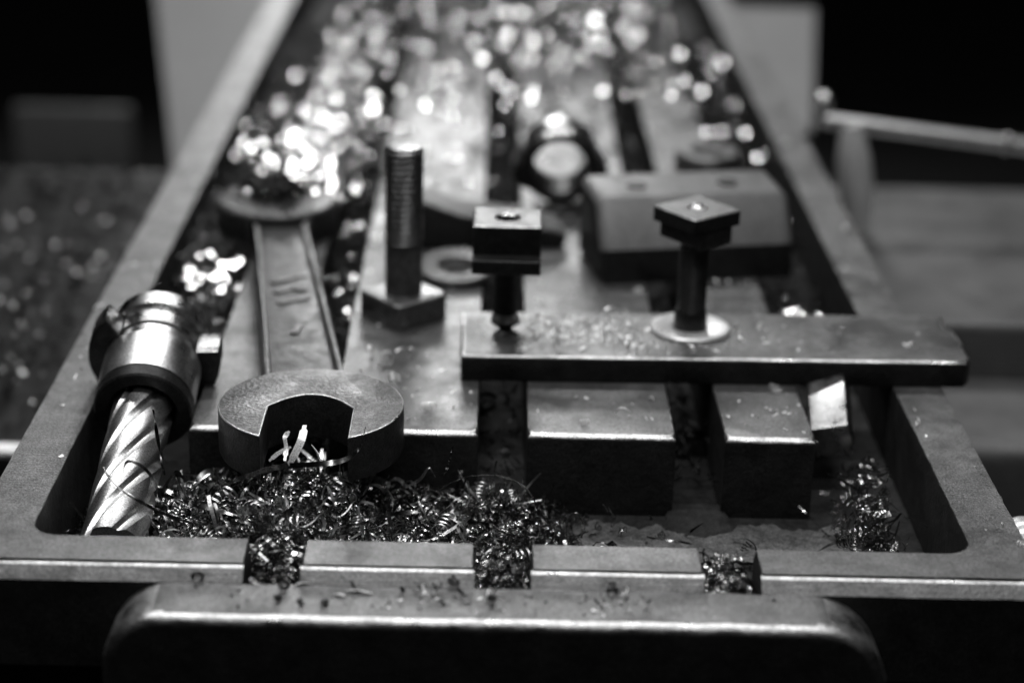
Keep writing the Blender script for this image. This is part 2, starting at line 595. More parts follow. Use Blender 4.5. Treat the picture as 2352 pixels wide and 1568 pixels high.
def threaded(r, z0, z1, pitch, depth, n=40, xf=None, sub=8):
    V, Fc = [], []
    turns = (z1 - z0) / pitch
    rows = int(turns * sub)
    for k in range(rows + 1):
        for i in range(n):
            a = 2 * math.pi * i / n
            z = z0 + (z1 - z0) * k / rows
            ph = ((z - z0) / pitch - i / n) % 1.0
            tri = abs(ph * 2 - 1)
            edge = min(1, (rows - k) / 5.0)
            V.append(((r - depth * tri - (1 - edge) * .8) * math.cos(a), (r - depth * tri - (1 - edge) * .8) * math.sin(a), z))
    for k in range(rows):
        for i in range(n):
            j = (i + 1) % n
            Fc.append((k * n + i, k * n + j, (k + 1) * n + j, (k + 1) * n + i))
    Fc.append(tuple(range(n))[::-1])
    Fc.append(tuple(range(rows * n, (rows + 1) * n)))
    if xf:
        V = [xf(v) for v in V]
    return mesh_from(V, Fc)


xb = rotz((-29, 156, 0), 0)
q = [rotz((0, 0, 0), 45 - 4)((x, y, 0))[:2] for x, y in rrect(-9.7, -9.7, 9.7, 9.7, 3.0, 4)]
child(tb, prism(q, 0.02, 7.6, top=1.0, bot=0.4, xf=xb), 'bolt_head', M_BOLT)
bsh = child(tb, lathe([(0, 7.5), (5.3, 7.5), (5.3, 22), (4.9, 23), (0, 23)], 40, xb), 'shank', M_BOLT)
child(bsh, threaded(5.7, 22.6, 51, 1.75, 0.8, xf=xb), 'thread', M_BOLT, smooth=50)

# ------------------------------------------------------------------ clamp plate
cp = thing('clamp_plate', (57, 125, 0), 'flat steel clamp plate laid across the table and over the right rim', 'plate')
ppoly = [(-11.3, 107), (124.5, 110), (126.3, 113), (126.0, 122), (126.8, 124.5), (126.2, 134), (124.3, 137), (125.5, 146), (-11.8, 141)]
finish(child(cp, prism(rough_edge(ppoly, 0.05, 4, 77), 0.02, 7.4, top=0.8, bot=0.6), 'bar', M_TABLE), M_CAST_SHADE, M_EDGE)

# ------------------------------------------------------------------ T-nut on a stud (left)
PZ = 7.42
t1 = thing('t_slot_nut', (0.4, 128.5, PZ), 'square black T-nut on a thin stud standing on the clamp plate, nearest the tall bolt', 't-nut', 'T-nuts on studs')
x1 = rotz((0.4, 128.5, 0), -1.0)
child(t1, lathe([(0, PZ), (1.5, PZ), (3.9, PZ + 1.6), (4.1, PZ + 2.6), (3.4, PZ + 4.6), (3.2, 28), (0, 28)], 36, x1), 'stud', M_BLACK)
child(t1, prism(rrect(-9.2, -13, 9.2, 13, .5, 2), 27.3, 31.2, top=0.5, bot=0.3, xf=x1), 'flange', M_BLACK)
finish(t1.children[-1], None, M_EDGE, M_STEEL)
# upper body with a threaded hole
body = ccw(rrect(-9.2, -8.0, 9.2, 8.6, .5, 2))


def holed_block(outer, z0, z1, hr, hz, c=(0, 0), n=32, xf=None, ch=0.5):
    """prism with a round blind hole in its top"""
    bm = bmesh.new()
    outer = ccw(outer)
    inn = offset(outer, 0.35)
    vo0 = [bm.verts.new((x, y, z0)) for x, y in outer]
    vo1 = [bm.verts.new((x, y, z1 - 0.35)) for x, y in outer]
    vo2 = [bm.verts.new((x, y, z1)) for x, y in inn]
    m = len(outer)
    for i in range(m):
        j = (i + 1) % m
        bm.faces.new((vo0[i], vo0[j], vo1[j], vo1[i]))
        bm.faces.new((vo1[i], vo1[j], vo2[j], vo2[i]))
    bm.faces.new(vo0[::-1])
    h1 = [bm.verts.new((c[0] + (hr + ch) * math.cos(2 * math.pi * i / n), c[1] + (hr + ch) * math.sin(2 * math.pi * i / n), z1)) for i in range(n)]
    h2 = [bm.verts.new((c[0] + hr * math.cos(2 * math.pi * i / n), c[1] + hr * math.sin(2 * math.pi * i / n), z1 - ch)) for i in range(n)]
    h3 = [bm.verts.new((c[0] + hr * math.cos(2 * math.pi * i / n), c[1] + hr * math.sin(2 * math.pi * i / n), hz)) for i in range(n)]
    for i in range(n):
        j = (i + 1) % n
        bm.faces.new((h1[i], h1[j], h2[j], h2[i]))
        bm.faces.new((h2[i], h2[j], h3[j], h3[i]))
    bm.faces.new(h3)
    eo = [bm.edges.get((vo2[i], vo2[(i + 1) % m])) for i in range(m)]
    ei = [bm.edges.get((h1[i], h1[(i + 1) % n])) for i in range(n)]
    bmesh.ops.triangle_fill(bm, edges=eo + ei, use_beauty=True)
    bmesh.ops.recalc_face_normals(bm, faces=bm.faces)
    for v in bm.verts:
        v.co = Vector([k * S for k in (xf(v.co) if xf else v.co)])
    me = bpy.data.meshes.new('mesh')
    bm.to_mesh(me)
    bm.free()
    return me


finish(child(t1, holed_block(body, 31.25, 39.4, 3.2, 35.5, xf=x1), 'nut_body', M_BLACK), None, M_EDGE, M_TABLE)  # top face paler than the black body, its light painted in
child(t1.children[-1], lathe([(0, 35.52), (2.6, 35.52), (2.4, 37.4), (0, 37.6)], 24, x1), 'stud_end', M_STEEL)

# ------------------------------------------------------------------ T-nut on a stud through a bright washer (right)
t2 = thing('t_slot_nut', (51.8, 130.5, PZ), 'black T-nut turned cornerwise on a stud in the bright washer', 't-nut', 'T-nuts on studs')
x2 = rotz((51.8, 130.5, 0), 38)
child(t2, lathe([(0, PZ), (4.6, PZ), (4.6, PZ + 4), (4.1, PZ + 6), (0, PZ + 6)], 36, x2), 'stud', M_BLACK)
child(t2.children[-1], threaded(4.2, PZ + 5.9, 34.0, 1.4, 0.5, xf=x2), 'thread', M_BLACK, smooth=50)
child(t2, prism(rrect(-5.8, -8.2, 5.8, 8.2, .4, 2), 33.8, 38.6, top=0.2, bot=0.2, xf=x2), 'nut_body', M_BLACK)
finish(child(t2, holed_block(rrect(-8.4, -8.4, 8.4, 8.4, .4, 2), 38.65, 42.8, 2.4, 40.2, xf=x2), 'flange', M_BLACK), None, M_EDGE, M_TABLE)  # pale top face again paints the light from above
child(t2.children[-1], lathe([(0, 40.25), (2.0, 40.25), (1.9, 43.2), (1.3, 43.7), (0, 43.8)], 24, x2), 'stud_end', M_BRIGHT)
ws = thing('washer', (51.8, 130.5, PZ), 'bright polished washer lying on the clamp plate around the stud', 'washer')
child(ws, lathe([(4.9, PZ + .02), (10.8, PZ + .02), (11.2, PZ + .3), (11.1, PZ + .8), (10.6, PZ + 1.2), (5.4, PZ + 1.1), (4.9, PZ + .8)], 64, rotz((51.8, 130.5, 0), 0), closed=True), 'ring', M_ZINC)

# ------------------------------------------------------------------ square tool bit in the right channel
tbx = thing('tool_bit', (89, 108, -14), 'short square bar with a bright top face poking out below the clamp plate', 'tool bit')
fb = frame((86.6, 91.0, -8.2), (0.09, 1.0, 0.30), up=(-0.26, 0, 0.96))
child(tbx, prism([(-x, y) for x, y in rrect(-5.2, -5.0, 5.2, 5.0, 0.7, 3)], 0, 34, top=.4, bot=.4, seg=2, xf=fb), 'bar', M_STEEL)

# ------------------------------------------------------------------ tapered strap clamp behind the bolt
wd = thing('strap_clamp', (-3, 222, 0), 'dark tapered clamp lying behind the square T-nut, thick end by the tall bolt', 'clamp')
a0, a1 = np.array((-36.0, 215.0)), np.array((20.5, 221.0))
dd = (a1 - a0) / np.linalg.norm(a1 - a0)
pp = np.array([-dd[1], dd[0]])
LW = float(np.linalg.norm(a1 - a0))
side = [(0, 0.02), (LW - 3, 0.02), (LW, 2.0), (LW, 4.6), (LW - 3, 6.2), (22, 11.8), (8, 17.0), (0, 17.6)]
V, Fc = prism_vf(side, 0, 20, top=.8, bot=.8, seg=2)
V = [(a0[0] + dd[0] * x + pp[0] * z, a0[1] + dd[1] * x + pp[1] * z, y) for x, y, z in V]
finish(child(wd, mesh_from(V, Fc), 'bar', M_TABLE), M_CAST_SHADE)

# ------------------------------------------------------------------ loose tilted washer
w2 = thing('washer', (-14.5, 196, 0), 'thick worn washer leaning on the dark tapered clamp', 'washer')
xw = frame((-14.5, 191, 3.0), (0.0, -0.15, 0.985), up=(0, 1, 0))
child(w2, lathe([(5.2, -1.2), (11.2, -1.2), (11.6, -.7), (11.6, .7), (11.2, 1.2), (5.8, 1.2), (5.2, .7)], 56, xw, closed=True), 'ring', M_WRENCH)

# ------------------------------------------------------------------ clamp block with two holes
jb = thing('clamp_block', (62, 205, 0), 'wide grey block with a sloped face and two small holes on top', 'block')
xj = rotz((29.6, 187.5, 0), 11.2)
LJ = 62.0
sidep = [(0, 0.02), (0, 10.6), (0.9, 11.9), (8.2, 23.6), (9.8, 24.7), (29, 26.0), (31, 24.4), (31, 0.02)]
V, Fc = prism_vf(sidep, 0, LJ, top=3.2, bot=3.2, seg=4)
V = [xj((z, x, y)) for x, y, z in V]
bodyj = finish(child(jb, mesh_from(V, Fc), 'body', M_BLOCK), M_CAST_SHADE)
for u in (15.5, 45.0):
    c = xj((u, 19, 0))
    child(bodyj, lathe([(0, 25.5), (2.6, 25.5), (2.7, 25.75), (3.2, 25.75), (3.2, 24.6), (0, 24.6)], 28, rotz((c[0], c[1], 0), 0)), 'screw_hole', M_BLACK)
ft = [xj((x, y, 0))[:2] for x, y in ((0.8, -.9), (LJ - .8, -.9), (LJ - .8, -.05), (0.8, -.05))]
child(jb, prism(ft, 0.02, 11.0, top=0.4), 'lower_front', M_BLACK)  # thin black strip over the lower front face

# ------------------------------------------------------------------ standing eye piece
ey = thing('eye_nut', (19, 265, 0), 'dark eye nut standing on edge, its round hole facing the camera', 'eye nut')
ol = []
for i in range(72):
    a = 2 * math.pi * i / 72
    deg = math.degrees(a)
    r = 13.0
    for c0, amp, wd_ in ((-14, 4.2, 15), (194, 4.0, 17)):
        dlt = (deg - c0 + 180) % 360 - 180
        r += amp * math.exp(-(dlt / wd_) ** 2)
    ol.append((r * math.cos(a), r * math.sin(a)))
EC = (18.9, 258.0, 16.2)
bm_o = np.array(ol)
Vv, Ff = [], []
nseg = 72
rings = [(bm_o * 0.955, -1.0), (bm_o, 0.3), (bm_o, 13.0), (bm_o * .96, 14.0)]
hole = [(math.cos(2 * math.pi * i / nseg), math.sin(2 * math.pi * i / nseg)) for i in range(nseg)]
hole = np.array(hole)
rings += [(hole * 10.2, 14.0), (hole * 9.2, 13.0), (hole * 9.2, 0.2), (hole * 10.2, -1.0)]
for q_, yy in rings:
    for x, z in q_:
        Vv.append((EC[0] + x, EC[1] + yy - 0.16 * z, EC[2] + z + 0.16 * yy))
for r_ in range(len(rings)):
    for i in range(nseg):
        j = (i + 1) % nseg
        a_, b_ = r_ * nseg, ((r_ + 1) % len(rings)) * nseg
        Ff.append((a_ + i, a_ + j, b_ + j, b_ + i))
eyr = finish(child(ey, mesh_from(Vv, Ff), 'eye_ring', M_BLACK), None, M_STEEL, M_STEEL, lo=.35)  # upward faces turned to steel, painting the lit top arc
ecl = Vector(EC) * S - ey.location
for p in eyr.data.polygons:                          # the bore keeps its black skin
    if math.hypot(p.center.x - ecl.x, p.center.z - ecl.z) < 11.6 * S:
        p.material_index = 0
child(ey, lathe([(0, 0.02), (8.5, 0.02), (8.8, .5), (8.8, 2.2), (7.4, 2.8), (0, 3.0)], 40, rotz((19.2, 264, 0), 0)), 'neck', M_BLACK)

# ------------------------------------------------------------------ low round nut behind the block
rn = thing('round_nut', (75, 318, 0), 'low round slotted nut lying behind the grey block', 'nut')
child(rn, lathe([(6.0, .02), (11.4, .02), (12, .6), (12, 6.4), (11.2, 7.2), (7.0, 7.2), (6.0, 6.4)], 48, rotz((75, 318, 0), 0), closed=True), 'ring', M_BOLT)

# ------------------------------------------------------------------ lever and grip on the slide block at the right


def onY(px, py, Y):
    d = R.T @ np.array([(px - CXP) / F_PX, -(py - CYP) / F_PX, -1.0])
    c = np.array(CAM_POS)
    return c + d * ((Y - c[1]) / d[1])


lv = thing('clamping_lever', (137, 338, -30), 'long thin clamping lever with a pale upright grip beside the right rim', 'lever')
g0, g1 = onY(1978, 480, 338), onY(1955, 285, 338)
gb, gt = np.array((g0[0], 338.0, -29.98)), g1
child(lv, tube([gb + (gt - gb) * t for t in (0, .12, .3, .5, .7, .88, 1)], [3.6, 4.6, 6.2, 6.8, 6.4, 5.0, 3.4], 24), 'grip', M_ZINC)
r0, r1 = onY(1890, 276, 340), onY(2400, 342, 340)
child(lv, tube([r0, r0 * .5 + r1 * .5, r1], [3.0, 3.0, 3.2], 18), 'rod', M_HOLDER)
kb = onY(1893, 232, 340)
child(lv, tube([r0 + (r1 - r0) * .015, kb], [1.6, 1.6], 12), 'pin', M_BOLT)  # added only to carry the ball
child(lv, lathe([(0, -3.6), (1.8, -3.1), (3.1, -1.8), (3.6, 0), (3.1, 1.8), (1.8, 3.1), (0, 3.6)], 24, rotz(kb, 0)), 'stand_in_ball', M_BRIGHT)  # ball added to make a blurred glint, no knob known here
e0 = onY(2312, 330, 340)
dr = (r1 - r0) / np.linalg.norm(r1 - r0)
child(lv, lathe([(3.3, -1), (3.9, -.4), (3.9, .4), (3.3, 1)], 24, frame(e0, dr), closed=True), 'collar', M_BRIGHT)

# ------------------------------------------------------------------ uprights and box in the dark behind
def post(label, tl, tr, br, bl):  # upright posts, leaned back so their panels catch the overhead light
    g = thing('leaning_post', ((bl[0] + br[0]) / 2, bl[1], -699), label, 'sloped guard', 'uprights sloped to catch light behind the table')
    q = [np.array(v, float) for v in (bl, br, tr, tl)]
    n = np.cross(q[1] - q[0], q[3] - q[0])
    n = n / np.linalg.norm(n) * 3.0
    V = q + [v - n for v in q]
    child(g, mesh_from(V, [(0, 1, 2, 3), (7, 6, 5, 4), (0, 4, 5, 1), (1, 5, 6, 2), (2, 6, 7, 3), (3, 7, 4, 0)]), 'panel', M_PAINT, smooth=0)
    c = (q[0] + q[1]) / 2
    child(g, prism(rrect(c[0] - 15, c[1] + 6, c[0] + 15, c[1] + 26, 2), -699, c[2] - 1, 0), 'leg', M_CAST_SHADE)


def setx(p, x):
    return (x, p[1], p[2])


tl, bl = onY(352, -60, 790), onY(404, 440, 560)
post('pale grey sloping guard panel behind the left rim, leaned back to catch light', tl, setx(tl, -121.5), setx(bl, -121.5), bl)
tr, br = onY(1872, 20, 700), onY(1866, 300, 560)
post('pale grey sloping guard panel behind the right rim, leaned back to catch light', setx(tr, 121.5), tr, br, setx(br, 121.5))
bxx = thing('cabinet', (-360, 1000, -699), 'dim grey cabinet in the dark behind the left side', 'cabinet')
b0, b1 = onY(40, 430, 900), onY(300, 250, 900)
child(bxx, prism(rrect(b0[0], 900, b1[0], 908, 3), b0[2], b1[2], top=3), 'body', mat('dark_cabinet_paint', 0.09, 0.6))
child(bxx, prism(rrect(b0[0] + 20, 909, b1[0] - 20, 960, 10), -699, b0[2] - .2, top=0), 'plinth', M_CAST_SHADE)


# ------------------------------------------------------------------ shavings
def ribbon(center, widthdir, wdt):
    c = np.asarray(center, float)
    wv = np.asarray(widthdir, float) * wdt / 2
    v = np.concatenate([c - wv, c + wv])
    n = len(c)
    f = np.array([(i, i + 1, n + i + 1, n + i) for i in range(n - 1)])
    return v, f


def t_coil(r):
    rad = r.uniform(0.7, 2.0)
    turns = r.uniform(1.3, 5.0)
    pitch = r.uniform(0.6, 1.15)
    n = max(10, int(turns * 14))
    t = np.linspace(0, turns * 2 * np.pi, n)
    grow = np.linspace(1, r.uniform(.75, 1.15), n)
    c = np.stack([rad * grow * np.cos(t), rad * grow * np.sin(t), pitch * t / 2 / np.pi], 1)
    c -= c.mean(0)
    tilt = r.uniform(-.5, .5)
    wv = np.stack([-np.cos(t) * tilt, -np.sin(t) * tilt, np.ones(n)], 1)
    wv /= np.linalg.norm(wv, axis=1)[:, None]
    return ribbon(c + r.normal(0, .07, c.shape), wv, r.uniform(.15, .42))


def t_c(r):
    rad = r.uniform(1.0, 3.2)
    span = np.radians(r.uniform(110, 330))
    n = 15
    t = np.linspace(0, span, n)
    c = np.stack([rad * np.cos(t), rad * np.sin(t), r.uniform(-.6, .6) * t / span * rad], 1)
    c -= c.mean(0)
    wv = np.stack([np.cos(t) * r.uniform(-.7, .7), np.sin(t) * .3, np.ones(n)], 1)
    wv /= np.linalg.norm(wv, axis=1)[:, None]
    return ribbon(c, wv, r.uniform(.3, .95))


def t_flake(r):
    n = 4
    t = np.linspace(-1, 1, n)
    L_ = r.uniform(.4, 1.3)
    c = np.stack([t * L_, r.uniform(-.35, .35) * t ** 2, r.uniform(-.3, .3) * t], 1)
    tw = r.uniform(-.6, .6) * t
    wv = np.stack([np.zeros(n), np.sin(tw), np.cos(tw)], 1)
    return ribbon(c, wv, r.uniform(.4, 1.2))


def t_strand(r):
    n = 12
    t = np.linspace(-1, 1, n)
    L_ = r.uniform(2.5, 7.0)
    c = np.stack([t * L_, r.uniform(-3, 3) * t ** 2 + r.uniform(-.4, .4) * np.sin(4 * t), r.uniform(-1, 1) * t ** 3], 1)
    tw = r.uniform(-3, 3) * t
    wv = np.stack([np.zeros(n), np.sin(tw), np.cos(tw)], 1)
    return ribbon(c, wv, r.uniform(.25, .7))


TEMPL = {'coil': [t_coil(rng) for _ in range(24)], 'c': [t_c(rng) for _ in range(24)],
         'flake': [t_flake(rng) for _ in range(16)], 'strand': [t_strand(rng) for _ in range(16)]}


def rand_rot(r):
    q = r.normal(size=4)
    q /= np.linalg.norm(q)
    w_, x, y, z = q
    return np.array([[1 - 2 * (y * y + z * z), 2 * (x * y - z * w_), 2 * (x * z + y * w_)],
                     [2 * (x * y + z * w_), 1 - 2 * (x * x + z * z), 2 * (y * z - x * w_)],
                     [2 * (x * z - y * w_), 2 * (y * z + x * w_), 1 - 2 * (x * x + y * y)]])


def scatter(name, pts, mix, label, material, size=(0.8, 1.25), seed=1, rest=False, flat=False):
    """one heap of shavings; pts are resting places, each chip lifted so that it lies on its place"""
    r = np.random.default_rng(seed)
    kinds = list(mix)
    pr = np.array([mix[k] for k in kinds], float)
    pr /= pr.sum()
    VV, FF, off = [], [], 0
    for p in pts:
        k = kinds[r.choice(len(kinds), p=pr)]
        v, f = TEMPL[k][r.integers(len(TEMPL[k]))]
        rt = rand_rot(r)
        if flat:                                     # lying flat: ribbon plane level, any heading
            a_ = r.uniform(0, 6.283)
            tl_ = r.normal(0, .35, 2)
            base_ = np.array([[1, 0, 0], [0, 0, -1], [0, 1, 0]], float)
            rt = np.array([[math.cos(a_), -math.sin(a_), 0], [math.sin(a_), math.cos(a_), 0], [0, 0, 1]]) @ np.array([[1, 0, tl_[0]], [0, 1, tl_[1]], [-tl_[0], -tl_[1], 1]]) @ base_
        v = (v @ rt.T) * r.uniform(*size)
        if rest:
            v = v * [1, 1, .8]
            v[:, 2] -= v[:, 2].min()
        VV.append(v + p)
        FF.append(f + off)
        off += len(v)
    VV = np.concatenate(VV) * S
    FF = np.concatenate(FF)
    me = bpy.data.meshes.new(name)
    me.vertices.add(len(VV))
    me.vertices.foreach_set('co', VV.astype(np.float32).ravel())
    me.loops.add(FF.size)
    me.loops.foreach_set('vertex_index', FF.astype(np.int32).ravel())
    me.polygons.add(len(FF))
    me.polygons.foreach_set('loop_start', np.arange(0, FF.size, 4, dtype=np.int32))
    me.update(calc_edges=True)
    me.validate()
    me.shade_smooth()
    me.materials.append(material)
    o = bpy.data.objects.new(name, me)
    col.objects.link(o)
    return tag(o, label, 'metal shavings', kind='stuff')


def u(a, b, n=None):
    return rng.uniform(a, b, n)


MIX = {'coil': 5, 'c': 4, 'flake': 1.6, 'strand': 2.6}
# heap in the front channel
pts = []
while len(pts) < 3400:
    x, y = u(-104, 62), u(13.5, 72)
    hl = 17.0 * math.exp(-((x + 52) / 32) ** 2) + 7.5 * math.exp(-((x + 2) / 13) ** 2) + 3.2 * math.exp(-((x + 92) / 12) ** 2)
    back = 1.0 - 0.35 * max(0, (y - 50) / 22)
    h = hl * back * (1 + .16 * math.sin(x * .35) * math.cos(y * .3))
    if h < 1.2 and rng.random() > .25 * math.exp(-max(0, x - 10) / 22):
        continue
    if x < -80 and rng.random() > .45:
        continue
    z = FL + 0.6 + h * rng.random() ** 0.35
    # keep the end mill free
    t = np.dot(np.array((x, y, z)) - TIP, TOP - TIP) / np.dot(TOP - TIP, TOP - TIP)
    if np.linalg.norm(np.array((x, y, z)) - TIP - t * (TOP - TIP)) < 8.8:
        continue
    pts.append((x, y, z))
scatter('metal_shavings', np.array(pts), MIX, 'tangled heap of curled steel shavings filling the front channel', M_CHIP, (.8, 1.6), seed=11)
top_pts = [p for p in pts if p[2] > FL + 5]
sel = rng.choice(len(top_pts), 300, replace=False)


def t_long(r):
    n = 46
    t = np.linspace(0, 1, n)
    L_ = r.uniform(8, 24)
    k = r.uniform(.6, 2.6)
    ra = r.uniform(.8, 3.2)
    c = np.stack([L_ * (t - .5) + r.normal(0, 1.5) * np.sin(3 * t), ra * np.sin(2 * np.pi * k * t + r.uniform(0, 6)) * (1 - .5 * t),
                  .6 * ra * np.cos(2 * np.pi * k * t + r.uniform(0, 6)) + r.uniform(-2, 2) * t * t], 1)
    tg = np.gradient(c, axis=0)
    tg /= np.linalg.norm(tg, axis=1)[:, None]
    s_ = np.cross(tg, r.normal(size=3))
    s_ /= np.linalg.norm(s_, axis=1)[:, None]
    b_ = np.cross(tg, s_)
    a_ = r.uniform(0, 6) + r.uniform(-3, 3) * t
    wv = np.cos(a_)[:, None] * s_ + np.sin(a_)[:, None] * b_
    return ribbon(c, wv, r.uniform(.25, .9))


TEMPL['long'] = [t_long(rng) for _ in range(40)]
scatter('metal_shavings', np.array([np.array(top_pts[i]) * [.88, .8, 1] + [-3, 9, 1.0] for i in sel[:72]]), {'long': 1},
        'long looping strands tangled over the front heap', M_STRAND, (.7, 1.1), seed=13, flat=True)
scatter('metal_shavings', np.array([np.array(top_pts[i]) + [0, 0, 1.2] for i in sel]), {'coil': 5, 'strand': 4, 'c': 2},
        'larger springs and strands lying on top of the front heap', M_STRAND, (1.0, 1.7), seed=12)
# packed in the mouths of the three front slots
for cx, n, lab, top in ((-50, 220, 'leftmost', -5), (0, 300, 'middle', -2), (50, 330, 'rightmost', -1.5)):
    P_ = np.stack([u(cx - 5.2, cx + 5.2, n), u(0.6, 13.5, n), u(-16, top, n)], 1)
    scatter('metal_shavings', P_, {'coil': 5, 'c': 4, 'flake': 5}, 'shavings packed in the %s front slot of the rim' % lab, M_CHIP, (.6, 1.0), seed=120 + cx)
# right corner
P_ = []
for _ in range(230):
    P_.append((rng.normal(91, 4.5), u(14, 64), FL + .5 + abs(rng.normal(0, 2.2))))
for _ in range(110):
    P_.append((rng.normal(92, 4), rng.normal(66, 11), -18 + abs(rng.normal(0, 4.5))))
P_ = [(min(x, 97.5), y, z) for x, y, z in P_]
scatter('metal_shavings', np.array(P_), MIX, 'small pile of curls in the right front corner of the channel', M_CHIP, seed=31)
# side channels and slots receding
P_ = []
for _ in range(2600):
    y = 118 + 470 * rng.random() ** 1.1
    P_.append((u(-104, -80), y, FL + u(2, 16) * min(1, (y - 60) / 120)))
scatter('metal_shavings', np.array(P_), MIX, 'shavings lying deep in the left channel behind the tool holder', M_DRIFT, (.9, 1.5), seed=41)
P_ = []
for _ in range(1300):
    y = 150 + 430 * rng.random() ** .8
    P_.append((u(80, 104), y, FL + u(0, 6) + 9 * max(0, (y - 330) / 260)))
for _ in range(60):
    P_.append((rng.normal(89, 4), rng.normal(183, 8), FL + u(4, 14)))
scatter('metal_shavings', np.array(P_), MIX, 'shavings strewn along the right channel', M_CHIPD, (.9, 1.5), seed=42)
P_ = []
for cx, n in ((-50, 900), (0, 450), (50, 350)):
    for _ in range(n):
        y = 80 + 480 * rng.random()
        P_.append((u(cx - 5.5, cx + 5.5), y, u(-18, -5 if cx < 0 else -9)))
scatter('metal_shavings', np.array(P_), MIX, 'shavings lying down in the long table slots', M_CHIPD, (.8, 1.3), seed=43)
# drifts on the far half of the table
P_ = []
while len(P_) < 9000:
    x, y = u(-79, 79), u(270, 780)
    d = min(1, .03 + (max(0, y - 300) / 230) ** 3 + .5 * math.exp(-((x + 62) / 17) ** 2 - ((y - 335) / 60) ** 2))
    if rng.random() < d:
        P_.append((x, y, 0.02 + abs(rng.normal(0, .8 + 5.0 * max(0, min(1, (y - 420) / 90))))))
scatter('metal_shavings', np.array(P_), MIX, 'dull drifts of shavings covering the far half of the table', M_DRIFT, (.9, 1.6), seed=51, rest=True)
# sprinkle on wrench far end
P_ = []
for _ in range(150):
    P_.append((rng.normal(-74, 6), rng.normal(236, 7), 11.05 + abs(rng.normal(0, .8))))
scatter('metal_shavings', np.array(P_), MIX, 'shavings heaped on the far jaw of the wrench', M_CHIPD, (.9, 1.5), seed=52, rest=True)
# flat flakes that catch the lamps
def flakes(name, places, label, seed, size=(.8, 1.5), jit=.16):
    r = np.random.default_rng(seed)
    V, Fc = [], []
    cpos = np.array(CAM_POS)
    for p in places:
        p = np.array(p, float)
        lamp = np.array((u(-500, 300), 100 if r.random() < .5 else 920, 1150.0))
        a = (cpos - p) / np.linalg.norm(cpos - p)
        b = (lamp - p) / np.linalg.norm(lamp - p)
        n = a + b
        n = n / np.linalg.norm(n) + r.normal(0, jit, 3)
        n /= np.linalg.norm(n)
        e1 = np.cross(n, r.normal(size=3))
        e1 /= np.linalg.norm(e1)
        e2 = np.cross(n, e1)
        L_, W_ = r.uniform(*size), r.uniform(*size) * r.uniform(.4, .9)
        k = len(V)
        c = p + [0, 0, L_ * .55]
        cs = [(-1, -.8), (.2, -1), (1, -.5), (.9, .8), (-.1, 1), (-.9, .6)]
        for t in (0, .12):
            for x, y in cs:
                V.append(c + e1 * x * L_ + e2 * y * W_ - n * (t + .02 * x * x))
        Fc.append(tuple(range(k, k + 6)))
        Fc.append(tuple(range(k + 11, k + 5, -1)))
        for i in range(6):
            j = (i + 1) % 6
            Fc.append((k + j, k + i, k + 6 + i, k + 6 + j))
    return link(name, mesh_from(V, Fc), M_GLINT, label=label, cat='metal flakes', kind='stuff', smooth=0)


P_ = []
for _ in range(900):
    P_.append((u(-78, 78), u(380, 730), u(8, 15)))
for _ in range(80):
    P_.append((u(-104, -80), u(190, 480), u(-10, -4)))
for _ in range(70):
    P_.append((u(81, 104), u(270, 560), u(-14, -6)))
for _ in range(70):
    P_.append((rng.normal(-16, 20), u(270, 420), 0.1))
for _ in range(60):
    P_.append((u(-55.5, -44.5), u(110, 420), u(-9, -5)))
for _ in range(10):
    P_.append((u(-5.5, 5.5), u(220, 420), u(-9, -5)))
for _ in range(12):
    P_.append((rng.normal(91, 4), rng.normal(186, 6), u(-12, -4)))
flakes('metal_flakes', P_, 'bright flat flakes glinting among the far shavings', 201, (.6, 1.3), .09)
P_ = []
for _ in range(210):
    P_.append((rng.normal(-69, 9), rng.normal(325, 50), u(0, 4)))
for _ in range(14):
    P_.append((rng.normal(-74, 5), rng.normal(234, 6), 11.2))
for _ in range(30):
    P_.append((rng.normal(-90, 5), rng.normal(200, 18), u(-7, -3)))
flakes('metal_flakes', P_, 'dense bright flakes glaring around the far jaw of the wrench', 202, (.8, 1.7), .06)
P_ = []
for _ in range(150):
    P_.append((u(-230, -124), u(175, 420), -49.5))
o_ = flakes('metal_flakes', P_, 'a few dim flakes on the dark ledge left of the table', 203, (.7, 1.3), .14)
o_.data.materials[0] = mat('dull_flake', 0.35, 0.25, 1.0)
# crumbs on plate and lands
P_ = []
for _ in range(380):
    x = rng.normal(24, 17)
    y = rng.normal(128, 8)
    if -9 < x < 118 and 109 < y < 139 and (x - .4) ** 2 + (y - 128) ** 2 > 40 and (x - 51.8) ** 2 + (y - 130) ** 2 > 150:
        P_.append((x, y, 7.42))
for _ in range(60):
    P_.append((u(0, 118), u(110, 139), 7.42))
scatter('metal_crumbs', np.array(P_), {'flake': 6, 'c': 1}, 'fine bright crumbs scattered on the clamp plate', M_FRESH, (.35, 1.0), seed=61, rest=True, flat=True)
P_ = []
for _ in range(130):
    P_.append((u(-42, -8), u(80, 240), 0.01))
for _ in range(90):
    P_.append((u(8, 42), u(76, 270), 0.01))
for _ in range(120):
    P_.append((u(58, 78), u(76, 270), 0.01))
for _ in range(70):
    P_.append((rng.choice([-1, 1]) * u(106, 117.5), u(5, 480), 0.01))
P_ = [p for p in P_ if not (-12 < p[0] < 126 and 105 < p[1] < 147)]
scatter('metal_crumbs', np.array(P_), {'flake': 7, 'c': 2, 'coil': 1}, 'fine crumbs of metal scattered over the table top', M_FRESH, (.3, .8), seed=62, rest=True, flat=True)
P_ = [(rng.normal(-18, 34), u(-15, -4.5), -2.99) for _ in range(70)]
P_ = [p for p in P_ if -68 < p[0] < 62]
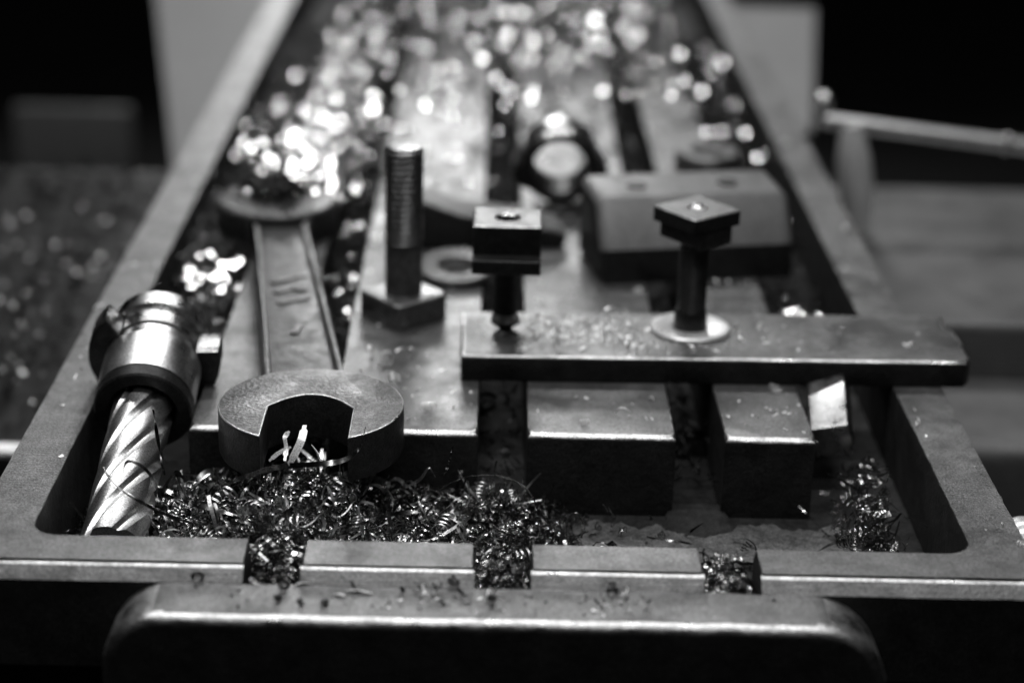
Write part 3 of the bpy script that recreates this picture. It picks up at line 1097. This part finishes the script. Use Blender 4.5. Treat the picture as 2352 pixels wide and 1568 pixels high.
scatter('metal_crumbs', np.array(P_), {'flake': 4, 'c': 3, 'strand': 1}, 'dark crumbs of swarf scattered on top of the front bracket', M_BLACK_CHIP, (.3, .8), seed=63, rest=True)
scatter('metal_crumbs', np.array(P_[:26])[:, [0, 1, 2]] * [-.8, 1, 1], {'flake': 4, 'c': 1}, 'pale crumbs scattered on top of the front bracket', M_FRESH, (.3, .7), seed=64, rest=True, flat=True)
# black shavings on the left ledge
P_ = []
for _ in range(1500):
    P_.append((u(-300, -121), u(172, 460), -49.98 + abs(rng.normal(0, 1.2))))
scatter('metal_shavings', np.array(P_), MIX, 'dull black shavings covering the dark ledge left of the table', M_BLACK_CHIP, (.9, 1.6), seed=71, rest=True)


# ------------------------------------------------------------------ single ribbons one can pick out
def ribbon_obj(name, path, wdt, label, cat='metal shaving', m=M_CHIP, twist=0.0, up=(0, 0, 1), sub=8, thick=0.12, group=None, phase=0.0):
    P = np.array(path, float)
    # Catmull-Rom
    Q = np.vstack([2 * P[0] - P[1], P, 2 * P[-1] - P[-2]])
    c = []
    for i in range(1, len(Q) - 2):
        for k in range(sub):
            t = k / sub
            a, b, d, e = Q[i - 1], Q[i], Q[i + 1], Q[i + 2]
            c.append(.5 * ((2 * b) + (d - a) * t + (2 * a - 5 * b + 4 * d - e) * t * t + (3 * b - a - 3 * d + e) * t ** 3))
    c.append(P[-1])
    c = np.array(c)
    n = len(c)
    tg = np.gradient(c, axis=0)
    tg /= np.linalg.norm(tg, axis=1)[:, None] + 1e-9
    V, Fc = [], []
    for i in range(n):
        s = np.cross(tg[i], up)
        s /= np.linalg.norm(s) + 1e-9
        b = np.cross(s, tg[i])
        a = phase + twist * i / n
        wv = math.cos(a) * s + math.sin(a) * b
        nv = np.cross(tg[i], wv)
        e = wdt * (1 if 0.12 < i / n < .88 else .55) / 2
        for k1, k2 in ((-1, -1), (1, -1), (1, 1), (-1, 1)):
            V.append(c[i] + wv * e * k1 + nv * thick / 2 * k2)
    for i in range(n - 1):
        for k in range(4):
            l = (k + 1) % 4
            Fc.append((i * 4 + k, i * 4 + l, (i + 1) * 4 + l, (i + 1) * 4 + k))
    Fc.append((3, 2, 1, 0))
    Fc.append(tuple(range(4 * n - 4, 4 * n)))
    return link(name, mesh_from(V, Fc), m, label=label, cat=cat, group=group, smooth=40)


def px(x, y, Y):
    return onY(x, y, Y)


ribbon_obj('ribbon_shaving', [px(505, 1118, 44), px(560, 1095, 42), px(640, 1072, 40), px(720, 1066, 38), px(785, 1058, 38), px(825, 1030, 38), px(840, 980, 38)],
           1.3, 'long thin shaving sweeping across in front of the wrench jaw', twist=2.6, phase=.8)
ribbon_obj('ribbon_shaving', [px(662, 1066, 39), px(676, 1044, 43), px(692, 1010, 49), px(700, 976, 55)], 1.9,
           'broad bright shaving standing inside the wrench jaw', m=M_FRESH, twist=.5, up=(0, -1, 0), phase=-.2)
ribbon_obj('ribbon_shaving', [px(654, 1058, 40), px(657, 1030, 45), px(655, 1004, 50), px(664, 990, 52)], 1.2,
           'small bright hooked shaving at the left inside the wrench jaw', m=M_FRESH, twist=.7, up=(0, -1, 0), phase=-.3)
ribbon_obj('ribbon_shaving', [px(737, 1060, 41), px(729, 1040, 45), px(716, 1022, 49)], .7,
           'short bright splinter at the right inside the wrench jaw', m=M_FRESH, twist=.4, up=(0, -1, 0))
ribbon_obj('ribbon_shaving', [px(618, 1058, 40), px(640, 1040, 44), px(668, 1026, 48)], 1.0,
           'pale pointed splinter low at the left inside the wrench jaw', m=M_FRESH, twist=.4, up=(0, -1, 0.2))
ribbon_obj('ribbon_shaving', [px(1000, 1130, 62), px(1060, 1098, 60), px(1120, 1090, 57), px(1180, 1103, 54), px(1222, 1138, 52), px(1236, 1190, 50), px(1240, 1222, 48)],
           .8, 'thin arched shaving springing over the chips by the middle slot', twist=1.2, phase=.3)
ribbon_obj('ribbon_shaving', [px(238, 1072, 40), px(250, 1095, 34), px(275, 1122, 30), px(320, 1150, 28), px(380, 1180, 27), px(440, 1200, 26)],
           1.0, 'dark thin shaving draped over the end mill', twist=1.5, phase=.4)
ribbon_obj('ribbon_shaving', [px(280, 1092, 33), px(292, 1060, 34), px(320, 1066, 34), px(345, 1090, 33), px(362, 1125, 31), px(372, 1150, 30)],
           1.2, 'looped shaving arching over the end mill flutes', twist=1.2, phase=.7)
ribbon_obj('ribbon_shaving', [px(352, 940, 52), px(358, 980, 50), px(366, 1030, 48), px(378, 1090, 46)],
           .9, 'straight notched shaving leaning up beside the end mill', twist=6, phase=.2)
ribbon_obj('ribbon_shaving', [px(560, 1125, 30), px(575, 1165, 28), px(610, 1190, 27), px(650, 1188, 27), px(672, 1165, 28)],
           2.0, 'broad curved shaving lying in front of the leftmost slot', twist=1.4, phase=.9)
ribbon_obj('ribbon_shaving', [px(430, 1105, 42), px(405, 1085, 42), px(410, 1110, 41), px(430, 1150, 39), px(480, 1165, 38), px(545, 1185, 36)],
           1.3, 'tangled dark ribbon left of the wrench jaw', twist=2.2, phase=.6)

ribbon_obj('ribbon_shaving', [px(520, 1210, 24), px(560, 1195, 25), px(600, 1215, 24), px(640, 1235, 22), px(680, 1215, 22)],
           1.4, 'wavy shaving hanging over the back of the leftmost slot', twist=2.0, phase=.8)
ribbon_obj('ribbon_shaving', [px(800, 1215, 24), px(850, 1195, 25), px(905, 1180, 26), px(960, 1175, 27)],
           1.1, 'thin shaving lying across the heap between the left two slots', twist=1.6, phase=.9)
ribbon_obj('ribbon_shaving', [px(470, 1150, 40), px(500, 1120, 41), px(520, 1160, 39), px(530, 1200, 36)],
           2.2, 'short broad shaving standing in the heap left of the wrench jaw', twist=.9, phase=1.0)
ribbon_obj('ribbon_shaving', [px(1040, 1025, 62), px(1032, 1060, 60), px(1020, 1090, 58)],
           .7, 'thin crinkled splinter standing up between wrench and middle slot', twist=9, phase=.2)
ribbon_obj('ribbon_shaving', [px(930, 1120, 58), px(965, 1100, 58), px(985, 1075, 58), px(1000, 1095, 57)],
           .8, 'bright bent shaving beside the right side of the wrench head', m=M_STRAND, twist=1.6, phase=.3, up=(0.1, -1, 0.2))
ribbon_obj('ribbon_shaving', [px(1305, 1240, 30), px(1303, 1200, 30), px(1322, 1178, 30), px(1340, 1195, 30), px(1335, 1235, 30)],
           1.0, 'upright looped curl right of the middle slot', twist=.6, phase=.5)
# pale dust caked along the foot of the front rim
V, Fc = [], []
nx, ny = 70, 14
for j in range(ny):
    for i in range(nx):
        x = 14 + 76 * i / (nx - 1)
        y = 47 + (j / (ny - 1)) * (20.5 + 1.6 * math.sin(x * .31) + .9 * math.sin(x * .83 + 1) + .6 * math.sin(x * 2.1))
        k = j / (ny - 1)
        e = min(1, i / 10, (nx - 1 - i) / 8)
        V.append((x, y, FL + .02 + e * (1 - k) * (.55 + .2 * math.sin(x * .23)) + e * (.3 * math.sin(x * 1.9 + y) * math.sin(y * 1.3) + .25 * math.sin(x * .9 - 2 * y)) * (1 - k) * .8 + .05))
for j in range(ny - 1):
    for i in range(nx - 1):
        Fc.append((j * nx + i, j * nx + i + 1, (j + 1) * nx + i + 1, (j + 1) * nx + i))
link('iron_dust', mesh_from(V, Fc), M_DUST, label='pale iron dust caked on the channel floor behind the front rim', cat='dust', kind='stuff')
# added ball standing in for a bright blur at the right edge
kn = thing('stand_in_ball', (150, 60, -45), 'pale round stand-in for a bright blur at the right edge below the rim corner', 'stand-in')
kc = onY(2350, 1258, 60)
kn.location = [kc[0] * S, 60 * S, (kc[2]) * S]
child(kn, lathe([(0, -8)] + [(8 * math.cos(math.radians(a)), 8 * math.sin(math.radians(a))) for a in range(-75, 90, 15)] + [(0, 8)], 32, rotz(kc, 0)), 'ball', M_ZINC)
child(kn, tube([(kc[0], 60 + 6, kc[2]), (kc[0], 186, min(kc[2], -56))], [3.2, 3.2], 16), 'stem', M_BOLT)
# dark curls on the bracket
curl_px = [(455, 1332, 3.2, 'leftmost, a short spring-like'), (652, 1352, 2.2, 'below the leftmost slot, a tight'), (636, 1378, 1.8, 'lower one below the leftmost slot, a flat'),
           (690, 1385, 1.7, 'tiny nearer'), (745, 1386, 1.9, 'bent wormlike'), (826, 1332, 2.6, 'round upright'),
           (960, 1362, 2.2, 'left of the pair by the middle slot, stretched'), (1000, 1358, 2.6, 'thicker of the pair by the middle slot, coiled'),
           (1042, 1345, 2.8, 'tall forked, just below the middle slot, a'), (1130, 1382, 2.0, 'small triangular'), (1405, 1360, 3.0, 'largest tangled, right of the middle slot, a')]
for i, (cx, cy, sz, ds) in enumerate(curl_px):
    r = np.random.default_rng(100 + i)
    d = R.T @ np.array([(cx - CXP) / F_PX, -(cy - CYP) / F_PX, -1.0])
    c = np.array(CAM_POS)
    b = c + d * ((-2.95 - c[2]) / d[2])
    rad = sz * r.uniform(.26, .40)
    tn = r.uniform(.7, 2.3)
    n = 14
    t = np.linspace(0, tn * 2 * np.pi, n)
    path = np.stack([rad * np.cos(t) * np.linspace(1, r.uniform(.5, 1.3), n), rad * np.sin(t), (t / t[-1] - .5) * sz * r.uniform(.5, 1.3)], 1) @ rand_rot(r).T
    path *= [1, 1, .75]
    path[:, 2] -= path[:, 2].min() - .4
    ribbon_obj('curled_shaving', path + b, r.uniform(.5, 1.0), ('%s dark curl on the bracket' % ds), m=M_CHIPD, twist=.4, sub=5, group='dark curls on the bracket', phase=.3)

for x0, x1, y0, y1, lab in ((768, 792, 1364, 1368, 'short'), (795, 855, 1354, 1362, 'long'), (680, 712, 1341, 1338, 'faint curved')):
    a, b = [(lambda d: np.array(CAM_POS) + d * ((-2.7 - CAM_POS[2]) / d[2]))(R.T @ np.array([(x - CXP) / F_PX, -(y - CYP) / F_PX, -1.0])) for x, y in ((x0, y0), (x1, y1))]
    ribbon_obj('sliver', [a, (a + b) / 2 + [0, .2, .15], b], .9, '%s bright sliver lying on the bracket below the left half' % lab, m=M_FRESH, phase=.2)
